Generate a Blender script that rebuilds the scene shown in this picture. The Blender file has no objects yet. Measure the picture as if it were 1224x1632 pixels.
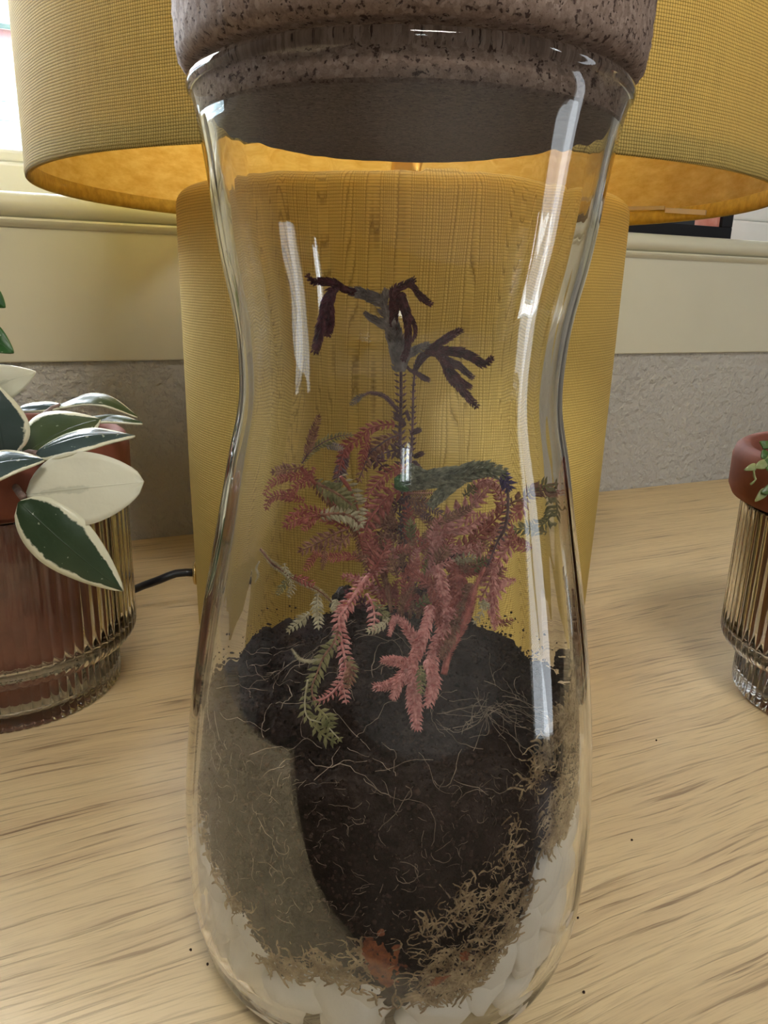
import bpy, bmesh, math, random
import numpy as np
from mathutils import Vector, Matrix, noise
random.seed(7); rnd = random.random
PI = math.pi
SC = bpy.context.scene
COL = SC.collection
# ------------------------------------------------------------------ camera
PITCH, ROLL = math.radians(16.387), math.radians(1.517)
CAM = Vector((0, -.22, .21096))
F_ = Vector((0, math.cos(PITCH), -math.sin(PITCH)))
u0 = Vector((0, math.sin(PITCH), math.cos(PITCH))); r0 = Vector((1, 0, 0))
R_ = r0*math.cos(ROLL) + u0*math.sin(ROLL)
U_ = u0*math.cos(ROLL) - r0*math.sin(ROLL)
cd = bpy.data.cameras.new('camera'); cam = bpy.data.objects.new('camera', cd); COL.objects.link(cam)
cd.sensor_fit = 'VERTICAL'; cd.sensor_height = 24; cd.lens = 24*1226/1632; cd.clip_start = .01; cd.clip_end = 100
M = Matrix.Identity(4)
for i in range(3):
    M[i][0] = R_[i]; M[i][1] = U_[i]; M[i][2] = -F_[i]; M[i][3] = CAM[i]
cam.matrix_world = M
SC.camera = cam
def at(px, py, y):           # design measurement -> point at depth y
    d = R_*((px-612)/1226) + U_*((816-py)/1226) + F_
    return CAM + d*((y-CAM.y)/d.y)
# wall frame: x along wall (u), y away from the room (n)
WY = math.radians(24.593)
WM = Matrix.Rotation(WY, 4, 'Z')
WALL = .4469
# ------------------------------------------------------------------ world, lights, exposure
SC.view_settings.view_transform = 'Standard'; SC.view_settings.look = 'None'
SC.view_settings.gamma = 1; SC.view_settings.use_curve_mapping = False
SC.view_settings.exposure = 0.8
w = bpy.data.worlds.new('sky'); SC.world = w; w.use_nodes = True
nt = w.node_tree; nt.nodes.clear()
wo = nt.nodes.new('ShaderNodeOutputWorld'); bg = nt.nodes.new('ShaderNodeBackground')
tc = nt.nodes.new('ShaderNodeTexCoord'); sp = nt.nodes.new('ShaderNodeSeparateXYZ'); rp = nt.nodes.new('ShaderNodeValToRGB')
nt.links.new(tc.outputs['Generated'], sp.inputs[0]); nt.links.new(sp.outputs['Z'], rp.inputs[0])
rp.color_ramp.elements[0].position = 0; rp.color_ramp.elements[0].color = (.97, .98, 1, 1)
rp.color_ramp.elements[1].position = .8; rp.color_ramp.elements[1].color = (.80, .88, 1, 1)
nt.links.new(rp.outputs[0], bg.inputs[0]); bg.inputs[1].default_value = 22; nt.links.new(bg.outputs[0], wo.inputs[0])
def area(name, loc, target, sx, sy, e, col, portal=False):
    l = bpy.data.lights.new(name, 'AREA'); l.shape = 'RECTANGLE'; l.size = sx; l.size_y = sy; l.energy = e; l.color = col
    o = bpy.data.objects.new(name, l); COL.objects.link(o); o.location = loc
    o.rotation_euler = (Vector(target)-Vector(loc)).to_track_quat('-Z', 'Y').to_euler()
    if portal: l.cycles.is_portal = True
    return o
def wl(u, n, z): return WM @ Vector((u, n, z))
area('window_portal', wl(.05, .60, .86), wl(.05, -.5, .86), 1.9, 1.16, 1, (1, 1, 1), True)
# daylight in the narrow window of the opposite wall, behind the viewer
area('rear_daylight', wl(-1.05, -2.86, 1.07), wl(-1.05, 0, 1.07), .40, .76, 7, (.90, .95, 1))
# daylight in the glazed door and the small window of the right-hand wall
area('door_daylight', wl(1.86, -.80, .235), wl(0, -.80, .235), .36, 2.06, 7, (.88, .94, 1))
area('added_fill_light', wl(-.25, -1.15, 1.70), wl(-.25, -1.15, 0), .55, .55, 15, (1, .955, .88))  # added overhead lamp, gives warm fill from the front
area('side_daylight', wl(1.86, -1.775, 1.0), wl(0, -1.775, 1.0), .44, .80, 10, (.88, .94, 1))

# ------------------------------------------------------------------ material helpers
def mat(name, col=(.8, .8, .8), rough=.6, **kw):
    m = bpy.data.materials.new(name); m.use_nodes = True
    b = m.node_tree.nodes['Principled BSDF']
    b.inputs['Base Color'].default_value = (*col, 1); b.inputs['Roughness'].default_value = rough
    for k, v in kw.items(): b.inputs[k.replace('_', ' ')].default_value = v
    return m
class G:
    """tiny node-graph builder"""
    def __init__(s, m): s.m = m; s.t = m.node_tree; s.b = s.t.nodes.get('Principled BSDF'); s.out = s.t.nodes.get('Material Output')
    def n(s, typ, ins=None, **kw):
        nd = s.t.nodes.new('ShaderNode'+typ)
        for k, v in kw.items(): setattr(nd, k, v)
        for k, v in (ins or {}).items():
            if isinstance(v, bpy.types.NodeSocket): s.t.links.new(v, nd.inputs[k])
            else: nd.inputs[k].default_value = v
        return nd
    def l(s, a, b): s.t.links.new(a, b)
    def math(s, op, a, b=0.0, c=0.0, clamp=False):
        nd = s.n('Math', {0: a, 1: b, 2: c}, operation=op); nd.use_clamp = clamp; return nd.outputs[0]
    def obj(s): return s.n('TexCoord').outputs['Object']
    def map(s, v, sc=(1, 1, 1), rot=(0, 0, 0)): return s.n('Mapping', {'Vector': v, 'Scale': sc, 'Rotation': rot}).outputs[0]
    def noise(s, v, sc, det=3, rough=.5, dist=0): return s.n('TexNoise', {'Vector': v, 'Scale': sc, 'Detail': det, 'Roughness': rough, 'Distortion': dist}).outputs['Fac']
    def ramp(s, f, stops):
        nd = s.n('ValToRGB', {0: f}); e = nd.color_ramp.elements
        while len(e) < len(stops): e.new(.5)
        for x, (p, c) in zip(e, stops): x.position = p; x.color = (*c, 1) if len(c) == 3 else c
        return nd.outputs[0]
    def mix(s, f, a, b, mode='MIX'):
        nd = s.n('Mix', data_type='RGBA', blend_type=mode)
        for i, v in ((0, f), (6, a), (7, b)):
            if isinstance(v, bpy.types.NodeSocket): s.l(v, nd.inputs[i])
            else: nd.inputs[i].default_value = (*v, 1) if isinstance(v, tuple) and len(v) == 3 else v
        return nd.outputs[2]
    def bump(s, h, st=.3, d=.001, prev=None):
        ins = {'Height': h, 'Strength': st, 'Distance': d}
        if prev is not None: ins['Normal'] = prev
        nd = s.n('Bump', ins); s.l(nd.outputs[0], s.b.inputs['Normal']); return nd.outputs[0]
    def col(s, c): s.l(c, s.b.inputs['Base Color'])
def noisy(name, c1, c2, sc, rough=.7, lo=.35, hi=.65, bump=0, bd=.0005, bsc=None, **kw):
    m = mat(name, c1, rough, **kw); g = G(m); v = g.obj()
    f = g.noise(v, sc, 4, .6); g.col(g.ramp(f, [(lo, c1), (hi, c2)]))
    if bump: g.bump(g.noise(v, bsc or sc*2, 4, .6), bump, bd)
    return m
# ------------------------------------------------------------------ mesh helpers
def link(name, verts, faces, m, parent=None, smooth=True, mats=None, fm=None, uvs=None):
    me = bpy.data.meshes.new(name); me.from_pydata([tuple(v) for v in verts], [], faces); 
    for mm in (mats or [m]): me.materials.append(mm)
    if fm: me.polygons.foreach_set('material_index', fm)
    if uvs is not None:
        uv = me.uv_layers.new(name='UVMap'); li = np.zeros(len(me.loops), dtype=np.int32); me.loops.foreach_get('vertex_index', li)
        uv.data.foreach_set('uv', np.asarray(uvs, dtype=np.float32)[li].ravel())
    if smooth: me.polygons.foreach_set('use_smooth', [True]*len(me.polygons))
    me.update()
    o = bpy.data.objects.new(name, me); COL.objects.link(o)
    if parent: o.parent = parent
    return o
def empty(name, loc=(0, 0, 0), rz=0):
    o = bpy.data.objects.new(name, None); COL.objects.link(o); o.location = loc; o.rotation_euler.z = rz; o.empty_display_size = .01
    return o
def tag(o, label=None, cat=None, group=None, kind=None):
    for k, v in (('label', label), ('category', cat), ('group', group), ('kind', kind)):
        if v: o[k] = v
    return o
def box(name, lo, hi, m, parent=None, rz=0, bev=0, loc=(0, 0, 0)):
    bm = bmesh.new(); bmesh.ops.create_cube(bm, size=1)
    for v in bm.verts:
        v.co = Vector([(lo[i]+hi[i])/2 + v.co[i]*(hi[i]-lo[i]) for i in range(3)])
    if bev: bmesh.ops.bevel(bm, geom=bm.edges[:], offset=bev, segments=3, profile=.5, affect='EDGES')
    me = bpy.data.meshes.new(name); bm.to_mesh(me); bm.free(); me.materials.append(m)
    o = bpy.data.objects.new(name, me); COL.objects.link(o); o.rotation_euler.z = rz; o.location = loc
    if parent: o.parent = parent
    return o
def lathe(name, prof, m, parent=None, seg=160, loc=(0, 0, 0), rfun=None, closed=False, smooth=True, mats=None, mi=None):
    """prof = list of (r, z); closed=True joins the last ring to the first"""
    V, F, FM, UV = [], [], [], []; k = len(prof)
    cum = [0]
    for i in range(1, k): cum.append(cum[-1]+math.hypot(prof[i][0]-prof[i-1][0], prof[i][1]-prof[i-1][1]))
    for i, (r, z) in enumerate(prof):
        for j in range(seg):
            a = 2*PI*j/seg; rr = rfun(r, a, z, i) if rfun else r
            V.append((rr*math.cos(a)+0, rr*math.sin(a), z)); UV.append((a, cum[i]))
    for i in range(k if closed else k-1):
        ii = (i+1) % k
        for j in range(seg):
            jj = (j+1) % seg; F.append((i*seg+j, i*seg+jj, ii*seg+jj, ii*seg+j)); FM.append(mi[i] if mi else 0)
    if not closed:
        for i in (0, k-1):
            if prof[i][0] < 1e-5: pass
    o = link(name, V, F, m, parent, smooth, mats, FM if mi else None); o.location = loc
    return o
def tube_mesh(pts, rad, n=6, cap=True):
    V, F = [], []; k = len(pts); pts = [Vector(p) for p in pts]
    up = Vector((.1, .2, 1)).normalized()
    for i, p in enumerate(pts):
        t = (pts[min(i+1, k-1)]-pts[max(i-1, 0)])
        t = t.normalized() if t.length > 1e-9 else Vector((0, 0, 1))
        s = t.cross(up); s = s.normalized() if s.length > 1e-3 else t.orthogonal().normalized(); q = s.cross(t)
        r = rad[i] if hasattr(rad, '__len__') else rad
        for j in range(n):
            a = 2*PI*j/n; V.append(p+(s*math.cos(a)+q*math.sin(a))*r)
    for i in range(k-1):
        for j in range(n):
            jj = (j+1) % n; F.append((i*n+j, i*n+jj, (i+1)*n+jj, (i+1)*n+j))
    if cap: F.append(tuple(range(n-1, -1, -1))); F.append(tuple((k-1)*n+j for j in range(n)))
    return V, F
def spline(P, step):
    P = [Vector(p) for p in P]
    if len(P) == 2: P = [P[0], (P[0]+P[1])/2, P[1]]
    Q = [P[0]*2-P[1]] + P + [P[-1]*2-P[-2]]; out = []
    for i in range(1, len(Q)-2):
        a, b, c, d = Q[i-1:i+3]; n = max(2, int((c-b).length/step))
        for j in range(n):
            t = j/n; out.append(.5*((2*b)+(c-a)*t+(2*a-5*b+4*c-d)*t*t+(3*b-a-3*c+d)*t**3))
    out.append(P[-1]); return out

# ------------------------------------------------------------------ materials
def fabric(name, pitch, dark, light, trans, rad, slub=.5, spread=1.0):
    """plain-weave linen; cylinder of radius rad about the object's own z axis"""
    m = mat(name, light, .85); g = G(m); o = g.obj()
    s = g.n('SeparateXYZ', {0: o})
    ang = g.math('ARCTAN2', s.outputs[1], s.outputs[0])
    wob = g.math('MULTIPLY', g.math('SUBTRACT', g.noise(o, 22, 1), .5), pitch*(2.2 if trans else .8))
    uu = g.math('DIVIDE', g.math('ADD', g.math('MULTIPLY', ang, rad), wob), pitch)
    vv = g.math('DIVIDE', g.math('ADD', s.outputs[2], g.math('MULTIPLY', wob, .8)), pitch)
    su = g.math('ABSOLUTE', g.math('SINE', g.math('MULTIPLY', uu, PI)))
    sv = g.math('ABSOLUTE', g.math('SINE', g.math('MULTIPLY', vv, PI)))
    chk = g.math('MODULO', g.math('ADD', g.math('ADD', g.math('FLOOR', uu), g.math('FLOOR', vv)), 100000), 2)
    chk = g.math('GREATER_THAN', chk, .5)
    # over-thread profile: warp over where chk, weft over elsewhere
    over = g.math('ADD', g.math('MULTIPLY', chk, su), g.math('MULTIPLY', g.math('SUBTRACT', 1, chk), sv))
    gap = g.math('POWER', g.math('MULTIPLY', su, sv), .5)
    # each thread its own thickness / tone
    cu = g.n('CombineXYZ', {0: g.math('FLOOR', uu), 1: g.math('MULTIPLY', s.outputs[2], 25)})
    cv = g.n('CombineXYZ', {0: g.math('FLOOR', vv), 1: g.math('MULTIPLY', ang, 3), 2: 7.0})
    tu = g.noise(cu.outputs[0], 1.3, 2); tv = g.noise(cv.outputs[0], 1.3, 2)
    tone = g.math('ADD', g.math('MULTIPLY', chk, tu), g.math('MULTIPLY', g.math('SUBTRACT', 1, chk), tv))
    h = g.math('MULTIPLY', g.math('MULTIPLY', gap, g.math('ADD', g.math('MULTIPLY', over, .6), .4)), g.math('ADD', g.math('MULTIPLY', tone, slub), 1-slub*.5))
    c = g.ramp(h, [(.12, dark), (.62*spread, light)])
    c = g.mix(g.math('MULTIPLY', tone, slub*.7), c, tuple(min(1, x*1.25) for x in light))
    g.col(c); g.bump(h, .6, pitch*.25)
    if trans:
        tr = g.n('BsdfTranslucent', {'Color': c}); mx = g.n('MixShader', {0: trans, 1: g.b.outputs[0], 2: tr.outputs[0]})
        g.l(mx.outputs[0], g.out.inputs[0])
    return m
MSHADE = fabric('linen_mustard', .00112, (.15, .09, .012), (.70, .52, .15), .3, .2005)
MBASE = fabric('linen_golden', .00135, (.42, .28, .06), (.76, .56, .16), 0, .1275, .2, .9)
MLIN = mat('shade_lining', (.8, .55, .18), .8); g = G(MLIN); v = g.obj()
c = g.ramp(g.noise(g.map(v, (1, 1, 3)), 55, 4, .7), [(.3, (.72, .47, .13)), (.7, (.92, .72, .32))]); g.col(c)
tr = g.n('BsdfTranslucent', {'Color': c}); mx = g.n('MixShader', {0: .55, 1: g.b.outputs[0], 2: tr.outputs[0]}); g.l(mx.outputs[0], g.out.inputs[0])
MHEM = noisy('hem_cloth', (.42, .26, .03), (.58, .37, .05), 200, .9, bump=.3)
MTAPE = mat('care_tape', (.62, .5, .36), .7)
GLASS = mat('clear_glass', (1, 1, 1), 0.0, IOR=1.43); GLASS.node_tree.nodes['Principled BSDF'].inputs['Transmission Weight'].default_value = 1
GLASS.node_tree.nodes['Principled BSDF'].inputs['Base Color'].default_value = (.985, .995, .985, 1)
MWHITE = noisy('white_gloss_paint', (.78, .8, .78), (.84, .86, .84), 8, .35)
MLAMPF = mat('fill_light_rim', (.85, .85, .83), .4)
MCREAM = noisy('cream_satin_paint', (.58, .56, .44), (.62, .60, .48), 5, .4, bump=.05)
MPLAS = mat('plaster_wall', (.6, .58, .54), .85); g = G(MPLAS); v = g.obj()
g.col(g.ramp(g.noise(v, 6, 3), [(.3, (.45, .44, .42)), (.7, (.50, .49, .465))]))
n1 = g.noise(v, 110, 3, .55); g.bump(g.ramp(n1, [(.40, (0, 0, 0)), (.66, (1, 1, 1))]), .8, .0024)
MROOM = mat('room_paint', (.30, .265, .22), .8)
# oak: long dark pore dashes in loose clusters over a pale straw ground
MOAK = mat('oak_veneer', (.6, .43, .25), .36); g = G(MOAK); v = g.obj()
s = g.n('SeparateXYZ', {0: v})
yw = g.math('ADD', s.outputs[1], g.math('MULTIPLY', g.noise(g.map(v, (2.5, 7, 1)), 1, 2), .030))
yw = g.math('ADD', yw, g.math('MULTIPLY', g.noise(g.map(v, (11, 30, 1)), 1, 2), .007))
q = g.n('CombineXYZ', {0: s.outputs[0], 1: yw}).outputs[0]
low = g.noise(g.map(q, (1.2, 12, 1)), 1, 2, .5)
zone = g.ramp(g.noise(g.map(q, (2.5, 42, 1)), 1, 2), [(.36, (.12, .12, .12)), (.62, (1, 1, 1))])
band = g.ramp(g.noise(g.map(q, (2.0, 190, 1)), 1, 3, .6), [(.35, (0, 0, 0)), (.7, (1, 1, 1))])
dash = g.ramp(g.noise(g.map(q, (16, 560, 1)), 1, 3, .55), [(.55, (0, 0, 0)), (.65, (1, 1, 1))])
fine = g.noise(g.map(q, (60, 1500, 1)), 1, 2, .6)
base = g.mix(low, (.62, .455, .235), (.80, .63, .36))
c1 = g.mix(g.math('MULTIPLY', g.math('MULTIPLY', band, zone), .55), base, (.42, .27, .145))
c2 = g.mix(g.math('MULTIPLY', g.math('MULTIPLY', dash, g.math('ADD', g.math('MULTIPLY', zone, .75), .25)), .78), c1, (.19, .11, .055))
c3 = g.mix(g.math('MULTIPLY', g.ramp(fine, [(.5, (0, 0, 0)), (.68, (1, 1, 1))]), .3), c2, (.36, .23, .12))
g.col(c3); g.b.inputs['Specular IOR Level'].default_value = .8
g.bump(g.math('SUBTRACT', g.math('MULTIPLY', fine, .4), dash), .5, .0002)
rr = g.n('MapRange', {0: low, 3: .46, 4: .54}); g.l(rr.outputs[0], g.b.inputs['Roughness'])
# cork
def cork(name, sc, mul=.74, bmp=.8):
    m = mat(name, (.4, .28, .2), .85); g = G(m); v = g.obj()
    wob = g.n('TexNoise', {'Vector': v, 'Scale': sc*1.1, 'Detail': 4}); vv = g.n('VectorMath', {0: v, 1: g.n('VectorMath', {0: wob.outputs['Color'], 3: 1.6/sc}, operation='SCALE').outputs[0]}, operation='ADD').outputs[0]
    vo = g.n('TexVoronoi', {'Vector': vv, 'Scale': sc}); sep = g.n('SeparateColor', {0: vo.outputs['Color']})
    c = g.ramp(sep.outputs[0], [(0, (.20*mul, .125*mul, .085*mul)), (.3, (.33*mul, .225*mul, .165*mul)), (.75, (.44*mul, .315*mul, .24*mul)), (1, (.58*mul, .44*mul, .35*mul))])
    vd = g.n('TexVoronoi', {'Vector': vv, 'Scale': sc}, feature='DISTANCE_TO_EDGE')
    edge = g.ramp(vd.outputs[0], [(0, (0, 0, 0)), (.12, (1, 1, 1))])
    c = g.mix(g.math('MULTIPLY', g.math('SUBTRACT', 1, edge), .12), c, (.10, .055, .035))
    c = g.mix(.45, c, g.ramp(g.noise(v, sc*1.6, 4, .7), [(.3, (.20*mul, .125*mul, .09*mul)), (.7, (.52*mul, .38*mul, .31*mul))]))
    pit = g.ramp(g.noise(v, sc*.85, 3, .65), [(.37, (0, 0, 0)), (.41, (1, 1, 1))])
    c = g.mix(g.math('SUBTRACT', 1, pit), c, (.07, .035, .025)); g.col(c)
    g.bump(g.math('ADD', g.math('MULTIPLY', pit, 1), g.math('MULTIPLY', sep.outputs[1], .35)), bmp, .0006)
    return m
MCORK = cork('cork_granules', 800); MCORKB = cork('cork_cut_face', 1100, .5, .3)
MSOIL = mat('potting_soil', (.02, .014, .01), .95, Specular_IOR_Level=.12); g = G(MSOIL); v = g.obj()
a = g.noise(v, 160, 5, .75); b = g.noise(v, 900, 3, .7)
c = g.ramp(a, [(.38, (.001, .001, .001)), (.52, (.006, .004, .0035)), (.62, (.017, .0105, .009)), (.78, (.05, .032, .026))])
c = g.mix(g.ramp(b, [(.66, (0, 0, 0)), (.8, (1, 1, 1))]), c, (.09, .06, .05))
sz = g.n('SeparateXYZ', {0: v}).outputs[2]; top_mix = g.n('MapRange', {0: g.math('ADD', sz, g.math('MULTIPLY', g.math('SUBTRACT', g.noise(v, 70, 3), .5), .05)), 1: .062, 2: .095}).outputs[0]  # mix factor, lighter brown towards the top of the soil
c = g.mix(g.math('MULTIPLY', top_mix, .75), c, g.ramp(a, [(.3, (.012, .008, .007)), (.55, (.055, .036, .031)), (.75, (.12, .085, .072))])); g.col(c)
g.bump(g.math('ADD', a, g.math('MULTIPLY', b, .5)), 1, .0015)
MCRUMB = noisy('soil_crumb', (.004, .0025, .002), (.075, .045, .035), 500, .95, bump=.5, Specular_IOR_Level=.12)
MSTONE = noisy('white_quartz', (.66, .60, .52), (.88, .84, .77), 120, .45, bump=.25, bd=.0006); MSTONE.node_tree.nodes['Principled BSDF'].inputs['Subsurface Weight'].default_value = 0.0
MMOSS = noisy('dried_moss', (.16, .09, .035), (.50, .36, .2), 260, .9)
MRUST = noisy('rusty_bark', (.13, .028, .010), (.36, .11, .03), 400, .85, bump=.8, bd=.001)
MBARK = noisy('grey_bark', (.03, .028, .027), (.13, .12, .115), 500, .9, bump=.8, bd=.001)
MROOT = noisy('pale_root', (.13, .085, .055), (.42, .31, .22), 200, .8)
MTERRA = noisy('terracotta', (.15, .036, .016), (.22, .062, .032), 45, .75, bump=.15, bd=.0004)
MPOTSOIL = noisy('pot_compost', (.02, .012, .008), (.08, .05, .03), 220, .95, bump=1, bd=.002)
MBLACK = mat('black_rubber', (.008, .008, .012), .35)
MBRASS = mat('brass', (.75, .55, .25), .25, Metallic=1)
MSTEMG = noisy('stem_bark', (.16, .10, .08), (.28, .2, .17), 300, .7)

# ------------------------------------------------------------------ room shell
def wbox(name, lo, hi, m, parent=None, bev=0): return box(name, lo, hi, m, parent, WY if not parent else 0, bev)
def st(o): o['kind'] = 'structure'; return o
ZF, ZC = -.75, 1.75
st(wbox('floor', (-3.2, -2.75, ZF-.1), (3.2, .55, ZF), noisy('floor_boards', (.12, .08, .05), (.18, .12, .08), 4, .5)))
st(wbox('ceiling', (-3.2, -2.75, ZC), (3.2, .65, ZC+.1), MROOM))
st(wbox('wall_left', (-3.3, -2.75, ZF), (-3.2, .65, ZC), MROOM))
for a, b, c, d in ((-.66, .65, ZF, ZC), (-1.60, -.94, ZF, ZC), (-2.75, -1.95, ZF, ZC), (-.94, -.66, 1.22, ZC), (-1.95, -1.60, ZF, .65), (-1.95, -1.60, 1.35, ZC)):
    st(wbox('wall_right', (1.75, a, c), (1.85, b, d), MROOM))
dr = st(empty('door_1', (0, 0, 0), WY))
for a, b, c, d in ((-.94, -.92, ZF, 1.22), (-.68, -.66, ZF, 1.22), (-.92, -.68, 1.18, 1.22), (-.92, -.68, ZF, ZF+.12)):
    box('door_frame', (1.745, a, c), (1.775, b, d), MWHITE, dr, 0, .003)
w3 = st(empty('window_3', (0, 0, 0), WY))
for a, b, c, d in ((-1.95, -1.91, .65, 1.35), (-1.64, -1.60, .65, 1.35), (-1.91, -1.64, 1.31, 1.35), (-1.91, -1.64, .65, .69)):
    box('window_frame', (1.745, a, c), (1.775, b, d), MWHITE, w3, 0, .003)
cl = tag(empty('added_fill_light', (0, 0, 0), WY), 'unseen square ceiling light added for front fill', 'light')  # rim around the added overhead fill lamp
for a, b, c, d in ((-.56, -.53, -1.46, -.84), (.03, .06, -1.46, -.84), (-.53, .03, -1.46, -1.43), (-.53, .03, -.87, -.84)):
    box('rim', (a, c, 1.69), (b, d, 1.75), MLAMPF, cl)
def wall_with_holes(name, n0, n1, holes, m, zh):
    # one mesh: piers and bands round the openings
    bm = bmesh.new(); us = sorted([-3.2, 3.2]+[h for a in holes for h in a]); z0, z1 = zh
    def cube(a, b, c, d):
        r = bmesh.ops.create_cube(bm, size=1)
        for v in r['verts']: v.co = Vector(((a+b)/2+v.co.x*(b-a), (n0+n1)/2+v.co.y*(n1-n0), (c+d)/2+v.co.z*(d-c)))
    cube(-3.2, 3.2, ZF, z0); cube(-3.2, 3.2, z1, ZC)
    for i in range(0, len(us), 2): cube(us[i], us[i+1], z0, z1)
    me = bpy.data.meshes.new(name); bm.to_mesh(me); bm.free(); me.materials.append(m)
    o = bpy.data.objects.new(name, me); COL.objects.link(o); o.rotation_euler.z = WY; return st(o)
wall_with_holes('wall_back', WALL, .65, [(-.9, 1.0)], MPLAS, (.2655, 1.45))
wall_with_holes('wall_front', -2.85, -2.75, [(-1.2, -.9)], MROOM, (.74, 1.40))
# rear window bars (seen as reflections)
r = st(empty('window_2', wl(-1.05, -2.70, 1.07), WY))
for k, (a, b, c, d) in enumerate(((-.15, -.12, -.33, .33), (.12, .15, -.33, .33), (-.12, .12, -.33, -.30), (-.12, .12, .30, .33), (-.01, .01, -.3, .3))):
    box('window_frame', (a, -.03, c), (b, .03, d), MWHITE, r, 0, .003)
# back window, frame stands behind the sill
W = st(empty('window_1', (0, 0, 0), WY))
def wf(a, b, c, d, n0=.52, n1=.57): return box('window_frame', (a, n0, c), (b, n1, d), MWHITE, W, 0, .003)
wf(-.9, 1.0, .2687, .297); wf(-.9, 1.0, 1.40, 1.45); wf(-.9, -.85, .297, 1.40); wf(.96, 1.0, .297, 1.40)
wf(.68, .80, .297, 1.40); wf(-.85, .68, .297, .307, .525, .56)
PANE = bpy.data.materials.new('window_pane'); PANE.use_nodes = True; g = G(PANE); g.t.nodes.remove(g.b)
t1 = g.n('BsdfTransparent', {'Color': (.97, .98, .98, 1)}); g1 = g.n('BsdfGlossy', {'Roughness': .02}); fr = g.n('Fresnel', {'IOR': 1.45})
mx = g.n('MixShader', {0: fr.outputs[0], 1: t1.outputs[0], 2: g1.outputs[0]}); g.l(mx.outputs[0], g.out.inputs[0])
box('pane', (-.85, .540, .307), (.68, .544, 1.40), PANE, W); box('pane', (.80, .540, .297), (.96, .544, 1.40), PANE, W)
# sill: board with bullnose, cove bead and deep apron
sill = tag(empty('windowsill', (0, 0, 0), WY), 'cream painted windowsill with a deep apron board behind the lamp', 'windowsill', kind='structure')
def extrude_prof(name, prof, u0, u1, m, parent):
    k = len(prof); V = [(u, p[0], p[1]) for u in (u0, u1) for p in prof]
    F = [(i, (i+1) % k, k+(i+1) % k, k+i) for i in range(k)]+[tuple(range(k-1, -1, -1)), tuple(range(k, 2*k))]
    o = link(name, V, F, m, parent, True); md = o.modifiers.new('e', 'EDGE_SPLIT'); md.split_angle = math.radians(40); return o
pr = [(.52, .2686), (.52, .2508), (.4495, .2508)]
for i in range(9):
    a = PI/2 + PI*i/8; pr.append((.4467-.0087*math.sin(PI*i/8), .2597-.0089*math.cos(PI*i/8)))
extrude_prof('sill_board', pr, -1.3, 1.9, MCREAM, sill)
extrude_prof('bead', [(.4430, .2510), (.4400, .2510), (.4390, .2495), (.4395, .2475), (.4408, .2462), (.4418, .2448), (.4430, .2448)], -1.3, 1.9, MCREAM, sill)
box('apron', (-1.3, .4430, .1489), (1.9, WALL-.0003, .2508), MCREAM, sill, 0, .0012)
# outdoors
gr = st(box('ground', (-12, .7, -1.0), (12, 14, -.9), noisy('lawn', (.05, .1, .02), (.1, .18, .04), 5, .9), None, WY))
MBLOCK = noisy('blocker_green', (.05, .09, .05), (.14, .2, .12), 30, .9, bump=1, bd=.02)  # unseen green blocks, added to screen the bright sky from door and rear window
for lo, hi, lb in (((2.9, -4.2, -.9), (3.4, .4, 2.6), 'unseen green block added to keep bright sky out of the glazed side door'), ((-3.2, -4.2, -.9), (2.85, -3.7, 2.6), 'unseen green block added to keep bright sky out of the rear window')):
    tag(wbox('sky_blocker', lo, hi, MBLOCK), lb, 'sky_blocker')
fence = tag(empty('garden_fence', (0, 0, 0), WY), 'white painted plank fence outside the window at left', 'fence')
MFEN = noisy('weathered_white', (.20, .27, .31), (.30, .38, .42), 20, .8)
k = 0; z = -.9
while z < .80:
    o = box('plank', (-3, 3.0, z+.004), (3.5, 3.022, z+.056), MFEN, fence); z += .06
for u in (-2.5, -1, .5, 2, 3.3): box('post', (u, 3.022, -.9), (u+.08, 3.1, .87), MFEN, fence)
hs = tag(empty('brick_house', (0, 0, 0), WY), 'pink brick house wall beyond the fence seen through the window', 'building')
MBRK = mat('far_brick', (.5, .3, .28), .9); g = G(MBRK); v = g.obj()
bt = g.n('TexBrick', {'Vector': g.map(v, (1, 1, 1), (PI/2, 0, 0)), 'Color1': (.16, .075, .08, 1), 'Color2': (.26, .16, .165, 1), 'Mortar': (.34, .28, .28, 1), 'Scale': 4.5}); g.col(bt.outputs[0])
box('wall', (-3.4, 5, -.9), (1.0, 6.5, 1.50), MBRK, hs)
box('roof', (-3.5, 4.9, 1.50), (1.1, 6.6, 1.62), noisy('slate', (.12, .2, .25), (.2, .3, .35), 10, .7), hs)
# dark picture frame standing on the sill
pf = tag(empty('picture_frame', (0, 0, 0), WY), 'dark picture frame with a pinkish print standing on the windowsill behind the lampshade', 'picture frame')
MDARK = mat('dark_frame', (.012, .012, .016), .7, Specular_IOR_Level=.2)
for a, b, c, d in ((.44, .622, .2688, .2815), (.44, .622, .40, .412), (.44, .452, .2815, .40), (.606, .622, .2815, .40)):
    box('frame_rail', (a, .462, c), (b, .474, d), MDARK, pf, 0, .001)
box('print', (.452, .466, .2815), (.606, .470, .40), noisy('faded_print', (.62, .2, .15), (.8, .42, .36), 30, .5), pf)
box('mount', (.452, .4665, .2815), (.570, .4655, .40), mat('slate_mount', (.04, .045, .055), .7, Specular_IOR_Level=.2), pf)

# ------------------------------------------------------------------ table
tb = tag(empty('oak_table', (0, 0, 0), WY), 'pale oak veneered table the jar, lamp and pots stand on', 'table')
o = box('tabletop', (-.33, -.100, -.028), (1.25, WALL-.0006, 0), MOAK, tb, 0, .0015)
for x in (-.315, 1.12):
    for y in (-.08, .36): box('leg', (x, y, ZF), (x+.06, y+.06, -.028), MOAK, tb, 0, .003)

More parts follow.
